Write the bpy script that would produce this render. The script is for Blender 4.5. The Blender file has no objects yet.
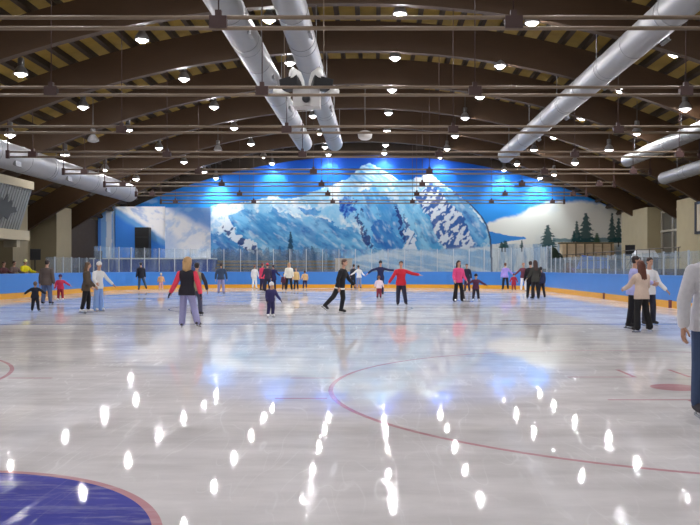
import bpy, bmesh, math, random
import numpy as np
from mathutils import Vector, Matrix
random.seed(7)
S = bpy.context.scene
C = S.collection
F = 800.0            # focal length in pixels of the 700x525 frame
CH = 1.5             # eye height
VX, VY = 375.0, 268.0
def at(px, py, d): return Vector(((px-VX)/F*d, d, CH+(VY-py)/F*d))
def lin(c):
    return tuple((v/255/12.92 if v/255 <= .04045 else ((v/255+.055)/1.055)**2.4) for v in c)

# ------------------------------------------------------------------ materials
MATS = {}
def mat(name, rgb, rough=.6, metal=0., noise=0., nscale=8., emit=None, estr=0., bump=0., k=1.0, stretch=None):
    if name in MATS: return MATS[name]
    m = bpy.data.materials.new(name); m.use_nodes = True
    nt = m.node_tree; b = nt.nodes['Principled BSDF']
    col = tuple(min(.92, c*k) for c in lin(rgb))
    b.inputs['Base Color'].default_value = (*col, 1)
    b.inputs['Roughness'].default_value = rough
    b.inputs['Metallic'].default_value = metal
    if noise or bump:
        tc = nt.nodes.new('ShaderNodeTexCoord')
        nz = nt.nodes.new('ShaderNodeTexNoise'); nz.inputs['Scale'].default_value = nscale
        nz.inputs['Detail'].default_value = 4
        if stretch:
            mp = nt.nodes.new('ShaderNodeMapping'); mp.inputs['Scale'].default_value = stretch
            nt.links.new(tc.outputs['Object'], mp.inputs[0]); nt.links.new(mp.outputs[0], nz.inputs['Vector'])
        else: nt.links.new(tc.outputs['Object'], nz.inputs['Vector'])
        if noise:
            mx = nt.nodes.new('ShaderNodeMix'); mx.data_type = 'RGBA'
            mx.inputs[6].default_value = (*[c*(1-noise) for c in col], 1)
            mx.inputs[7].default_value = (*[min(.95, c*(1+noise)) for c in col], 1)
            nt.links.new(nz.outputs['Fac'], mx.inputs[0]); nt.links.new(mx.outputs[2], b.inputs['Base Color'])
        if bump:
            bp = nt.nodes.new('ShaderNodeBump'); bp.inputs['Strength'].default_value = bump
            bp.inputs['Distance'].default_value = .02
            nt.links.new(nz.outputs['Fac'], bp.inputs['Height']); nt.links.new(bp.outputs[0], b.inputs['Normal'])
    if emit:
        b.inputs['Emission Color'].default_value = (*emit, 1); b.inputs['Emission Strength'].default_value = estr
    MATS[name] = m; return m

def cloth(rgb, k=1.35):
    return mat('cloth_%d_%d_%d' % tuple(rgb), rgb, .85, noise=.12, nscale=25, bump=.1, k=k)

# ------------------------------------------------------------------ mesh builder
class MB:
    def __init__(s): s.v = []; s.f = []; s.m = []; s.cur = 0
    def add(s, vs, fs):
        o = len(s.v); s.v += [tuple(v) for v in vs]
        for f in fs: s.f.append(tuple(i+o for i in f)); s.m.append(s.cur)
    def box(s, a, b, M=None):
        x0, y0, z0 = a; x1, y1, z1 = b
        vs = [Vector(p) for p in ((x0,y0,z0),(x1,y0,z0),(x1,y1,z0),(x0,y1,z0),(x0,y0,z1),(x1,y0,z1),(x1,y1,z1),(x0,y1,z1))]
        if M: vs = [M @ v for v in vs]
        s.add(vs, [(0,3,2,1),(4,5,6,7),(0,1,5,4),(1,2,6,5),(2,3,7,6),(3,0,4,7)]); return s
    def hexa(s, vs):
        s.add(vs, [(0,3,2,1),(4,5,6,7),(0,1,5,4),(1,2,6,5),(2,3,7,6),(3,0,4,7)]); return s
    def rings(s, rings, caps=True, closed=False):
        n = len(rings[0]); vs = [p for r in rings for p in r]; fs = []
        m = len(rings)
        for i in range(m-1 if not closed else m):
            for j in range(n):
                fs.append((i*n+j, i*n+(j+1)%n, ((i+1)%m)*n+(j+1)%n, ((i+1)%m)*n+j))
        if caps and not closed:
            fs.append(tuple(range(n-1,-1,-1))); fs.append(tuple((m-1)*n+j for j in range(n)))
        s.add(vs, fs); return s
    def lathe(s, prof, n=16, loc=(0,0,0), axis=(0,0,1)):
        q = Vector((0,0,1)).rotation_difference(Vector(axis)); L = Vector(loc)
        rs = []
        for r, z in prof:
            rs.append([L + q @ Vector((r*math.cos(2*math.pi*k/n), r*math.sin(2*math.pi*k/n), z)) for k in range(n)])
        return s.rings(rs)
    def tube(s, pts, rad, n=8):
        pts = [Vector(p) for p in pts]
        if not hasattr(rad, '__len__'): rad = [rad]*len(pts)
        rs = []; up = None
        for i, p in enumerate(pts):
            t = (pts[min(i+1, len(pts)-1)] - pts[max(i-1, 0)]).normalized()
            if up is None:
                up = Vector((0,0,1)) if abs(t.z) < .9 else Vector((0,1,0))
            a = t.cross(up).normalized(); b = a.cross(t).normalized(); up = b
            rs.append([p + a*rad[i]*math.cos(2*math.pi*k/n) + b*rad[i]*math.sin(2*math.pi*k/n) for k in range(n)])
        return s.rings(rs)
    def cone(s, a, b, ra, rb, n=12):      # capsule with two radii
        a = Vector(a); b = Vector(b); d = b-a; L = d.length
        if L < 1e-6: return s.ball(a, (ra,)*3)
        prof = []
        for k in range(5):
            t = math.pi/2*(1-k/4); prof.append((max(ra*math.cos(t), 1e-4), -ra*math.sin(t)))
        for k in range(5):
            t = math.pi/2*k/4; prof.append((max(rb*math.cos(t), 1e-4), L+rb*math.sin(t)))
        return s.lathe(prof, n, a, d)
    def ball(s, c, r, nu=14, nv=9, M=None):
        c = Vector(c); rs = []
        for i in range(nv):
            t = math.pi*(i+.02)/(nv-1+.04) - math.pi/2
            ring = []
            for k in range(nu):
                p = Vector((r[0]*math.cos(t)*math.cos(2*math.pi*k/nu), r[1]*math.cos(t)*math.sin(2*math.pi*k/nu), r[2]*math.sin(t)))
                if M: p = M @ p
                ring.append(c+p)
            rs.append(ring)
        return s.rings(rs)
    def build(s, name, mats, parent=None, smooth=False, loc=None):
        me = bpy.data.meshes.new(name); me.from_pydata(s.v, [], s.f)
        if not isinstance(mats, (list, tuple)): mats = [mats]
        for m in mats: me.materials.append(m)
        if len(mats) > 1: me.polygons.foreach_set('material_index', s.m)
        bm = bmesh.new(); bm.from_mesh(me); bmesh.ops.recalc_face_normals(bm, faces=bm.faces); bm.to_mesh(me); bm.free()
        if smooth: me.polygons.foreach_set('use_smooth', [True]*len(me.polygons))
        o = bpy.data.objects.new(name, me); C.objects.link(o)
        if parent: o.parent = parent
        if loc is not None: o.location = loc
        return o
def autosmooth(o, ang=40):
    me = o.data; bm = bmesh.new(); bm.from_mesh(me)
    for f in bm.faces: f.smooth = True
    for e in bm.edges:
        if len(e.link_faces) == 2 and e.calc_face_angle(0) > math.radians(ang): e.smooth = False
    bm.to_mesh(me); bm.free(); return o
def tag(o, label, cat, group=None):
    o['label'] = label; o['category'] = cat
    if group: o['group'] = group
    return o
def thing(name, label, cat, loc=(0,0,0), rz=0, group=None):
    o = bpy.data.objects.new(name, None); C.objects.link(o); o.location = loc; o.rotation_euler = (0,0,rz)
    o.empty_display_size = .2
    return tag(o, label, cat, group)
def struct(o): o['kind'] = 'structure'; return o
def copy_tree(o, parent=None):
    c = o.copy(); C.objects.link(c)
    if parent: c.parent = parent
    for ch in list(o.children): copy_tree(ch, c)
    return c

# ------------------------------------------------------------------ hall geometry
XL, XR = -17.75, 11.1       # inside faces of the rink boards
YF = 60.1                   # far boards
RC = 8.5                    # corner radius
WL, WR = -22.8, 20.5        # side walls
YB, YN = 66.2, -6.0         # wall behind the mural, wall behind the camera
AX, AZ, AR = -0.9, CH+9.1, 38.0     # arches: axis x, apex underside, radius
def arch_z(x, off=0.): return AZ - AR + math.sqrt((AR+off)**2 - (x-AX)**2)
ARCH_Y = [15.6+6.02*k for k in range(-3, 8)]
TIE_Z = CH+4.78

# ------------------------------------------------------------------ ice
def ice_material():
    m = bpy.data.materials.new('ice'); m.use_nodes = True
    return m
def ice_nodes(m, base, var, painted=False):
    nt = m.node_tree; N = nt.nodes; L = nt.links; b = N['Principled BSDF']
    b.inputs['IOR'].default_value = 1.31
    tc = N.new('ShaderNodeTexCoord')
    def noise(scale, stretch=(1,1,1), rot=0, detail=4, rough=.55):
        mp = N.new('ShaderNodeMapping'); mp.inputs['Scale'].default_value = stretch; mp.inputs['Rotation'].default_value = (0,0,rot)
        L.new(tc.outputs['Object'], mp.inputs[0])
        n = N.new('ShaderNodeTexNoise'); n.inputs['Scale'].default_value = scale; n.inputs['Detail'].default_value = detail
        n.inputs['Roughness'].default_value = rough
        L.new(mp.outputs[0], n.inputs['Vector']); return n.outputs['Fac']
    def ramp(x, a, c, o0=0., o1=1.):
        r = N.new('ShaderNodeMapRange'); r.inputs[1].default_value = a; r.inputs[2].default_value = c
        r.inputs[3].default_value = o0; r.inputs[4].default_value = o1; L.new(x, r.inputs[0]); return r.outputs[0]
    def math_(op, x, y):
        r = N.new('ShaderNodeMath'); r.operation = op
        for i, q in enumerate((x, y)):
            if isinstance(q, (int, float)): r.inputs[i].default_value = q
            else: L.new(q, r.inputs[i])
        return r.outputs[0]
    def mix(f, a, c):
        r = N.new('ShaderNodeMix'); r.data_type = 'RGBA'
        L.new(f, r.inputs[0])
        for i, q in ((6, a), (7, c)):
            if isinstance(q, tuple): r.inputs[i].default_value = (*q, 1)
            else: L.new(q, r.inputs[i])
        return r.outputs[2]
    # skate scratches: thin ridges of stretched noise, several directions
    scr = None
    for i, (rot, sc) in enumerate(((.25, 1.6), (1.1, 2.1), (-.5, 1.9), (1.9, 1.5), (-1.2, 2.3))):
        n = noise(sc, (1, .16, 1), rot, 2, .5)
        d = math_('ABSOLUTE', math_('SUBTRACT', n, .5), 0)
        line = ramp(d, 0., .006, 1., 0.)
        brk = ramp(noise(.55+.1*i, rot=rot+2), .47, .58)
        line = math_('MULTIPLY', line, brk)
        scr = line if scr is None else math_('MAXIMUM', scr, line)
    big = noise(.35, (1, 1.5, 1), .3, 5, .6)
    mid = noise(2.2, (.5, 1.6, 1), .15, 6, .65)
    fine = noise(38., (1, 1, 1), 0, 3, .6)
    frost = math_('ADD', math_('MULTIPLY', ramp(big, .35, .65), .55), math_('MULTIPLY', ramp(mid, .35, .65), .45))
    col = mix(frost, var, base)
    fr = (.92, .92, .92)
    col = mix(math_('MULTIPLY', scr, .40 if not painted else .05), col, fr)
    if painted:
        col = mix(math_('MULTIPLY', ramp(noise(4., (.35, 2.0, 1), .2, 6, .7), .50, .74), .34), col, fr)
    L.new(col, b.inputs['Base Color'])
    ro = ramp(frost, 0., 1., .012, .04)
    ro = math_('ADD', ro, math_('MULTIPLY', scr, .2))
    L.new(ro, b.inputs['Roughness'])
    h = math_('ADD', math_('MULTIPLY', mid, .5), math_('ADD', math_('MULTIPLY', fine, .14), math_('MULTIPLY', scr, .08)))
    bp = N.new('ShaderNodeBump'); bp.inputs['Strength'].default_value = .06; bp.inputs['Distance'].default_value = .008
    L.new(h, bp.inputs['Height']); L.new(bp.outputs[0], b.inputs['Normal'])
    # part of the surface is scraped matt by the skates
    df = N.new('ShaderNodeBsdfDiffuse'); L.new(col, df.inputs['Color'])
    mx = N.new('ShaderNodeMixShader'); L.new(ramp(frost, 0., 1., .05, .38), mx.inputs[0])
    L.new(b.outputs[0], mx.inputs[1]); L.new(df.outputs[0], mx.inputs[2]); L.new(mx.outputs[0], N['Material Output'].inputs['Surface'])
    return m
ICE = ice_nodes(ice_material(), (.84, .82, .82), (.66, .645, .645))
ICE_BLUE = ice_nodes(ice_material(), (.11, .12, .46), (.075, .085, .38), True); ICE_BLUE.name = 'painted_ice_blue'
ICE_RED = ice_nodes(ice_material(), (.64, .36, .40), (.60, .34, .38), True); ICE_RED.name = 'painted_ice_red'
ICE_DARKLINE = ice_nodes(ice_material(), (.22, .25, .42), (.30, .32, .45), True); ICE_DARKLINE.name = 'painted_ice_line_blue'
ICE_MID = ice_nodes(ice_material(), (.44, .34, .38), (.46, .38, .42), True); ICE_MID.name = 'painted_ice_line_red'

def rink_path(off=0., y0=None, n=18):
    xl, xr, yf, rc = XL-off, XR+off, YF+off, RC+off
    pts = []
    if y0 is not None: pts.append((xr, y0))
    for k in range(n+1):
        a = math.pi/2*k/n; pts.append((xr-rc+rc*math.cos(a), yf-rc+rc*math.sin(a)))
    for k in range(n+1):
        a = math.pi/2*k/n; pts.append((xl+rc-rc*math.sin(a), yf-rc+rc*math.cos(a)))
    if y0 is not None: pts.append((xl, y0))
    return pts
mb = MB()
ip = rink_path(.05, -1.2)
# triangulated through a fan about the rink centre
mb.add([(*p, 0) for p in ip] + [(-3.2, 28, 0)], [(i, (i+1) % len(ip), len(ip)) for i in range(len(ip))])
def zz(k): return .0012+.0004*k
def ring(cx, cy, r, w, mi, k=0, n=96, a0=0, a1=2*math.pi):
    mb.cur = mi; vs = []; fs = []
    for i in range(n+1):
        a = a0+(a1-a0)*i/n
        for rr in (r-w/2, r+w/2): vs.append((cx+rr*math.cos(a), cy+rr*math.sin(a), zz(k)))
    for i in range(n): fs.append((2*i, 2*i+1, 2*i+3, 2*i+2))
    mb.add(vs, fs)
def disc(cx, cy, r, mi, k=0, n=48, a0=0, a1=2*math.pi):
    mb.cur = mi
    mb.add([(cx, cy, zz(k))]+[(cx+r*math.cos(a0+(a1-a0)*i/n), cy+r*math.sin(a0+(a1-a0)*i/n), zz(k)) for i in range(n+1)], [(0, i+1, i+2) for i in range(n)])
def bar(x0, y0, x1, y1, mi, k=0):
    mb.cur = mi; mb.add([(x0,y0,zz(k)),(x1,y0,zz(k)),(x1,y1,zz(k)),(x0,y1,zz(k))], [(0,1,2,3)])
CX = -3.1
for gy, s in ((4.1, 1), (56.05, -1)):
    bar(XL+.4, gy-.03, XR-.4, gy+.03, 2, 1)
    disc(CX+.12, gy, 1.8, 1, 0, a0=0 if s > 0 else math.pi, a1=math.pi if s > 0 else 2*math.pi)
    ring(CX+.12, gy, 1.8, .06, 2, 2, a0=0 if s > 0 else math.pi, a1=math.pi if s > 0 else 2*math.pi)
    for cx in (3.95, -9.5):
        cy = gy+s*5.95
        ring(cx, cy, 4.5, .06, 2); disc(cx-.18, cy, .3, 2)
        for q in (-1, 1):
            for e in (-1, 1):
                bar(cx+q*4.5, cy+e*.85-.03, cx+q*5.1, cy+e*.85+.03, 2)       # hash marks outside the circle
                bar(cx+q*.35, cy+e*.95-.03, cx+q*1.3, cy+e*.95+.03, 2)       # restraining marks by the spot
                bar(cx+q*.35, min(cy+e*.95, cy+e*1.75), cx+q*.41, max(cy+e*.95, cy+e*1.75), 2)
for by in (21.35, 38.75): bar(XL+.02, by-.15, XR-.02, by+.15, 3)
bar(XL+.02, 29.9, XR-.02, 30.2, 4)
ring(CX, 30.05, 4.5, .06, 3, 1); disc(CX, 30.05, .3, 3, 2)
for by in (22.9, 37.2):
    for cx in (3.9, -10.1): disc(cx, by, .3, 4)
struct(mb.build('floor', [ICE, ICE_BLUE, ICE_RED, ICE_DARKLINE, ICE_MID]))

CONC = mat('concrete', (120, 112, 98), .85, noise=.2, nscale=1.2, k=.9)
BEIGE = mat('beige_wall', (172, 160, 126), .8, noise=.1, nscale=1.5, bump=.05)
DARKB = mat('dark_boarding', (52, 42, 32), .8, noise=.25, nscale=2)
struct(MB().box((WL, YN, -.25), (WR, YB, -.06)).build('floor', CONC))
# raised concourse along the right boards
struct(MB().box((XR+1.6, 36, -.06), (WR, 64.2, 1.45)).build('floor', CONC))

# ------------------------------------------------------------------ roof
DECK = mat('yellow_roof_deck', (196, 162, 72), .85, noise=.3, nscale=2, k=.55)
GLULAM = mat('brown_glulam', (90, 62, 32), .6, noise=.22, nscale=6, stretch=(.3, 1, 5), k=.5)
PURL = mat('dark_purlin', (64, 46, 26), .7, noise=.2, nscale=5, k=.5)
def arc_strip(y0, y1, zo0, zo1, x0=WL, x1=WR, n=40):
    m = MB(); rs = []
    for i in range(n+1):
        x = x0+(x1-x0)*i/n
        rs.append([(x, y0, arch_z(x, zo0)), (x, y1, arch_z(x, zo0)), (x, y1, arch_z(x, zo1)), (x, y0, arch_z(x, zo1))])
    return m.rings(rs)
ceil = struct(arc_strip(YN, YB, 1.62, 1.8).build('ceiling', DECK))
nP = 50
for i in range(nP):
    x = WL+.4+(WR-WL-.8)*i/(nP-1)
    z = arch_z(x, 1.62); sl = -(x-AX)/math.sqrt((AR+1.6)**2-(x-AX)**2)
    M = Matrix.Translation((x, 0, z+.02)) @ Matrix.Rotation(-math.atan(sl), 4, 'Y')
    MB().box((-.09, YN, -.36), (.09, YB-.05, 0), M).build('purlin', PURL, ceil)

STEEL = mat('brown_steel_rod', (132, 116, 98), .5, metal=.3, k=.9)
CLAMPM = mat('dark_clamp', (62, 38, 34), .6, k=.9)
ordn = ['', 'second ', 'third ', 'fourth ', 'fifth ', 'sixth ', 'seventh ', 'eighth ', 'ninth ', 'tenth ', 'eleventh ']
HX = (-14.4, -8.75, -3.05, 2.7, 8.4, 12.8)
for i, y in enumerate(ARCH_Y):
    k = len(ARCH_Y)-1-i
    t = thing('roof_arch', 'brown curved timber roof arch with paired tie rods, %s' % ('nearest the mural' if k == 0 else ordn[k]+'from the mural'), 'roof arch', (0, y, 0), group='timber arches across the hall')
    arc_strip(-.17, .17, 0, 1.25, WL+.02, WR-.02).build('arch_beam', GLULAM, t)
    xs = 14.5
    for sx in (-1, 1):
        xe = AX+sx*14.55
        m = MB().tube([(xe, 0, TIE_Z-.16), (xe, 0, arch_z(xe)+.1)], .028, 6); m.box((xe-.07, -.06, TIE_Z-.17), (xe+.07, .06, TIE_Z+.17)); m.build('tie_bracket', CLAMPM, t)
    for dz in (-.105, .105):
        MB().tube([(AX-xs, 0, TIE_Z+dz), (AX+xs, 0, TIE_Z+dz)], .042, 8).build('tie_rod', STEEL, t, True)
    for x in HX:
        MB().tube([(x, 0, TIE_Z-.1), (x, 0, arch_z(x)+.05)], .014, 6).build('hanger_rod', CLAMPM, t, True)
        m = MB().box((x-.17, -.09, TIE_Z-.12), (x+.17, .09, TIE_Z+.12)); m.box((x-.06, -.06, TIE_Z+.12), (x+.06, .06, TIE_Z+.24))
        m.build('rod_clamp', CLAMPM, t)

# ------------------------------------------------------------------ walls
m = MB().box((WL-.3, YN, -.25), (WL, YB, arch_z(WL, 1.7)))
for y0, y1 in ((53.0, 55.6), (46.6, 48.6), (40.4, 42.2), (34.4, 36.2), (28.4, 30.2), (22.4, 24.2)):
    m.box((WL, y0, -.06), (WL+1.7, y1, 5.6))
m.box((WL, YN, 5.45), (WL+.08, YB, 5.6))
struct(m.build('wall_left', mat('olive_wall', (138, 128, 102), .8, noise=.1, nscale=1.5)))
m = MB().box((WR, YN, -.25), (WR+.3, YB, arch_z(WR, 1.7)))
for y0, y1 in ((54.5, 60.2), (41.0, 49.2), (30, 34)):
    m.box((18.55, y0, -.06), (WR, y1, 5.65))
m.box((19.6, 48.0, -.06), (WR, 56, 5.6))
struct(m.build('wall_right', BEIGE))
# gable wall behind the mural, with the roof's curve
def gable(name, y, mt):
    m = MB(); n = 40; rs = []
    for i in range(n+1):
        x = WL-.3+(WR-WL+.6)*i/n; z = arch_z(x, 1.75)
        rs.append([(x, y, -.25), (x, y+.3, -.25), (x, y+.3, z), (x, y, z)])
    return struct(m.rings(rs).build(name, mt))
struct(MB().box((WL, 56.2, -.06), (WL+.12, YB-.05, 5.4)).build('dark_opening_1', mat('dark_opening_brown', (58, 48, 38), .8, noise=.2, nscale=2)))  # flat dark sheet, shade of a wall opening put into its colour
gable('wall_back', YB, DARKB); gable('wall_front', YN-.3, DARKB)
# tall window in the recess of the right wall
FRAMEW = mat('pale_window_frame', (168, 162, 146), .6)
GLDARK = mat('dim_window_glass', (92, 90, 82), .25)
w = struct(thing('window_1', 'tall pale framed window between beige wall piers', 'window', (19.59, 52.35, 0)))
m = MB()
m.box((-.14, -2.1, 2.4), (0, -1.9, 5.3)); m.box((-.14, 1.9, 2.4), (0, 2.1, 5.3)); m.box((-.14, -.08, 2.4), (0, .08, 5.3))
for z in (2.3, 3.9, 5.2): m.box((-.18, -2.1, z), (0, 2.1, z+.14))
m.build('window_frame', FRAMEW, w)
MB().box((-.05, -1.95, 2.42), (-.005, 1.95, 5.22)).build('window_pane', GLDARK, w)

# ------------------------------------------------------------------ painted mural
rng = np.random.default_rng(5)
def vnoise(x, y, seed=0):
    r = np.random.default_rng(seed).random((257, 257))
    xi = np.floor(x).astype(int); yi = np.floor(y).astype(int); fx = x-xi; fy = y-yi
    fx = fx*fx*(3-2*fx); fy = fy*fy*(3-2*fy); xi %= 256; yi %= 256
    return (r[xi,yi]*(1-fx)+r[xi+1,yi]*fx)*(1-fy)+(r[xi,yi+1]*(1-fx)+r[xi+1,yi+1]*fx)*fy
def fbm(x, y, s, seed=0, o=4):
    t = 0; a = .5; tot = 0
    for i in range(o): t = t+a*vnoise(x/s*2**i+37.3*i+100, y/s*2**i+11.7*i+100, seed+i); tot += a; a *= .55
    return t/tot
def inpoly(x, y, P):
    r = np.zeros(x.shape, bool); n = len(P)
    for i in range(n):
        x0, y0 = P[i]; x1, y1 = P[(i+1) % n]
        if y0 == y1: continue
        c = ((y0 > y) != (y1 > y)) & (x < (x1-x0)*(y-y0)/(y1-y0)+x0); r ^= c
    return r
def sm(t, a, b): t = np.clip((t-a)/(b-a), 0, 1); return t*t*(3-2*t)
def blend(col, c, f): col[:] = col*(1-f[..., None])+np.array(lin(c))*f[..., None] if isinstance(c, tuple) else col*(1-f[..., None])+c*f[..., None]
def paint_mural(X, Y):
    col = np.zeros(X.shape+(3,))
    g = sm(Y, 155, 215)
    top = np.array(lin((20, 68, 165))); bot = np.array(lin((66, 148, 226)))
    col[:] = top*(1-g[..., None])+bot*g[..., None]
    n1 = fbm(X, Y, 14, 1); n2 = fbm(X, Y, 5, 9); n3 = fbm(X, Y, 2.6, 17, 3); n4 = fbm(X, Y*.6, 30, 25)
    wx = X+(fbm(X, Y, 11, 40)-.5)*13+(fbm(X, Y, 3, 41)-.5)*6; wy = Y+(fbm(X, Y, 11, 50)-.5)*12+(fbm(X, Y, 3, 51)-.5)*6
    # far cloud bank at the right
    cb = np.interp(X+(n1-.5)*14, [470, 487, 500, 520, 536, 548, 571, 600, 630], [232, 224, 217, 212, 205, 201, 200, 202, 206])
    blend(col, (232, 232, 224), sm(Y-cb-(n2-.5)*4, -1, 4)*sm(X, 480, 490))
    blend(col, (205, 212, 215), sm(fbm(X*.5, Y, 16, 61), .5, .75)*sm(Y-cb, 2, 6)*sm(X, 480, 490)*.6)
    # thin clouds in the sky, left
    blend(col, (200, 225, 240), sm(fbm(X*.6, Y, 10, 70), .5, .8)*sm(Y, 190, 205)*(X < 330)*.5)
    # low blue hills right
    hb = np.interp(X, [484, 490, 500, 512, 524, 528], [226, 231, 234, 236.5, 237, 240])
    blend(col, (70, 140, 215), ((Y > hb+(n2-.5)*2) & (Y < np.interp(X, [488, 510, 526], [246, 241, 239])) & (X > 487) & (X < 526)).astype(float))
    # shore and far trees right
    blend(col, (60, 115, 130), ((Y > 238+(n2-.5)*4) & (Y < 242) & (X > 553)).astype(float)*.8)
    def conifer(cx, y0, y1, w, c):
        t = np.clip((Y-y0)/(y1-y0), 0, 1)
        hw = w*(.15+.85*t)*(.55+.75*np.abs(((t*6+n3*1.2) % 1)))*(.7+.6*n2)
        f = ((np.abs(X-cx-(n2-.5)*1.5) < hw) & (Y > y0) & (Y < y1))
        blend(col, c, f.astype(float)*.93)
        blend(col, (40, 45, 40), ((np.abs(X-cx) < .6) & (Y >= y1-1) & (Y < y1+4)).astype(float))
    # mountain silhouette
    R = [(205,212),(211,206),(221,203.5),(238,203.5),(250,201),(259,199),(268,196.5),(276,195),(282,199),(295,198.5),(305,195),(319,189),(330,186),(340,181.5),(347.6,178.5),(357,170),(362,166),(366,163.5),(371,163.5),(378.5,168),(388,172.6),(394,177),(400,180),(407,180),(414,178.5),(421.5,176),(431,174),(436,178.5),(443,184.5),(457,193),(469,203.6),(481,216.6),(487,226),(490.5,240.5),(491.6,275)]
    rx = [p[0] for p in R]; ry = [p[1] for p in R]
    ridge = np.interp(X, rx, ry)
    M = (Y > ridge+(n3-.5)*3) & (X < 491.6)
    Mf = M.astype(float)
    snow = np.array(lin((228, 236, 240))); pale = np.array(lin((138, 194, 228)))
    q_ = np.clip(sm(n1, .36, .60)+sm(n3, .5, .72)*.7-.1, 0, 1)[..., None]; sc = snow*(1-q_)+pale*q_
    blend(col, sc, Mf)
    def face(P, c1, c2, seed, ws=1.0, st=.9, rot=0.6, fr=7.):
        f = (inpoly(X+(wx-X)*ws, Y+(wy-Y)*ws, P) & M).astype(float)*st
        u = X*math.cos(rot)+Y*math.sin(rot); v = -X*math.sin(rot)+Y*math.cos(rot)
        s = sm(fbm(u*.35, v*1.3, fr, seed), .3, .72)
        c = np.array(lin(c1))*(1-s[..., None])+np.array(lin(c2))*s[..., None]
        blend(col, c, f); blend(col, (214, 230, 240), f*sm(fbm(u*.7, v*1.6, 5., seed+300), .56, .8)*.6); blend(col, (26, 74, 160), f*sm(fbm(u*.8, v*1.4, 5., seed+400), .56, .8)*.55); return f
    face([(205,234),(218,231),(235,240),(262,256),(264,276),(205,276)], (57, 124, 189), (88, 158, 211), 81)
    face([(231,217),(238,211),(250,208),(262,211),(275,210),(293,216),(312,217),(326,221),(338,224),(357,231),(368,242),(380,252),(340,262),(268,262),(262,250),(248,244),(236,236),(240,228),(232,224)], (57, 134, 197), (126, 190, 229), 84)
    face([(262,206),(280,203),(300,207),(312,212),(300,214),(280,209)], (133, 192, 228), (196, 225, 240), 87, st=.7)
    face([(300,206),(318,206),(322,212),(310,215),(302,212)], (79, 150, 211), (133, 192, 228), 88)
    face([(335,198),(346,194),(351,204),(349,216),(342,214),(336,206)], (52, 116, 197), (124, 183, 228), 89)
    face([(352,193),(372,190),(388,193),(396,206),(402,224),(405,246),(392,252),(376,250),(366,240),(360,222),(353,208)], (68, 146, 211), (124, 193, 233), 92, rot=1.1)
    face([(372,226),(380,221),(390,224),(400,240),(402,250),(384,250),(376,240)], (47, 108, 189), (79, 150, 211), 93, rot=1.0)
    face([(398,200),(412,192),(421,200),(426,214),(437,234),(440,250),(410,252),(402,228)], (84, 163, 218), (147, 207, 238), 94, rot=1.0)
    face([(432,186),(445,190),(458,197),(470,207),(482,219),(487,230),(489,246),(470,248),(458,228),(444,208)], (59, 134, 203), (111, 180, 227), 96, rot=.9)
    face([(348,181),(357,172),(366,165.5),(377,169),(392,176),(401,181),(388,182),(366,184),(352,188)], (70,150,208), (186,218,234), 97, st=.85, fr=5.)
    # rock ribs: navy speckle over snow
    def rocks(P, dens, c=(34,54,120), seed=100, white=True):
        f = inpoly(wx, wy, P) & M
        q = fbm(X*1.0+Y*.5, Y*.7, 3.4, seed, 3)
        if white: blend(col, (226, 234, 242), (f & (q < .55)).astype(float)*.9)
        blend(col, c, (f & (q > dens)).astype(float)*.88)
    rocks([(352,202),(358,203),(366,226),(376,242),(382,250),(370,248),(360,232)], .50, seed=101, white=False)
    rocks([(392,208),(397,206),(404,226),(407,246),(402,246),(398,226)], .46, seed=103, c=(28,44,120), white=False)
    rocks([(404,214),(410,222),(416,240),(416,252),(404,250),(405,232)], .60, c=(70,90,150), seed=104)
    rocks([(416,194),(428,184),(440,190),(448,204),(462,216),(470,232),(472,249),(444,250),(436,236),(424,214)], .52, c=(44,84,160), seed=106)
    rocks([(455,190),(463,193),(464,204),(457,200)], .5, c=(50,90,160), seed=107)
    rocks([(222,226),(232,222),(246,240),(262,250),(268,258),(254,254),(236,243)], .55, c=(40,50,110), seed=108)
    rocks([(336,200),(350,196),(356,214),(350,222),(340,210)], .58, c=(36,70,160), seed=109, white=False)
    # glacier and foreground wash below
    gl = sm(Y-(np.interp(X, [330, 350, 380, 405, 440, 492], [266, 258, 251, 249, 249, 246])+(n1-.5)*4), -1, 2)*(X > 330)*Mf
    u = (Y-250)-(400-X)*.25
    s = sm(fbm(X*.25+Y*.4, Y*1.6-X*.35, 6, 120), .35, .7)
    blend(col, np.array(lin((150,190,226)))*(1-s[..., None])+np.array(lin((222,232,240)))*s[..., None], gl*.95)
    # foreground right of the ridge, pale
    fg = ((X >= 491.6) & (Y > 244+(n1-.5)*3)).astype(float)
    s = sm(fbm(X*1.6, Y*.25, 5, 130), .35, .7)
    blend(col, np.array(lin((150,178,206)))*(1-s[..., None])+np.array(lin((226,230,230)))*s[..., None], fg*.9)
    # dark line of the ridge
    lx = np.interp(Y, [184, 203, 216, 226, 240, 264, 275], [443, 469, 481, 487, 490.5, 491.6, 491.8])
    blend(col, (34, 50, 84), ((np.abs(X-lx) < .9) & (Y > 200)).astype(float)*.85)
    # forest at the foot, left
    ft = 250+(fbm(X*2.5, Y*0, 5, 140)-.5)*14
    blend(col, (36, 66, 104), ((Y > ft) & (X < 352)).astype(float)*sm(X, 352, 300)*.55)
    blend(col, (40, 60, 86), ((Y > ft+4) & (X < 345)).astype(float)*.5)
    conifer(290.5, 232, 260, 4.5, (22, 62, 88)); conifer(312, 246, 262, 4, (40, 84, 120))
    G = (26, 70, 74)
    conifer(505, 240.5, 248, 5, G); conifer(502, 242, 248, 4, G); conifer(522, 240, 248, 2.6, G)
    conifer(548, 225, 247, 9, G); conifer(577, 221, 242, 5, G); conifer(586, 213, 243, 9.5, G); conifer(573.5, 231, 242, 2.6, G)
    conifer(612, 213, 243, 5, G); conifer(618.5, 218, 243, 5, G); conifer(597, 233, 245, 5, (50,80,60))
    return col
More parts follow.
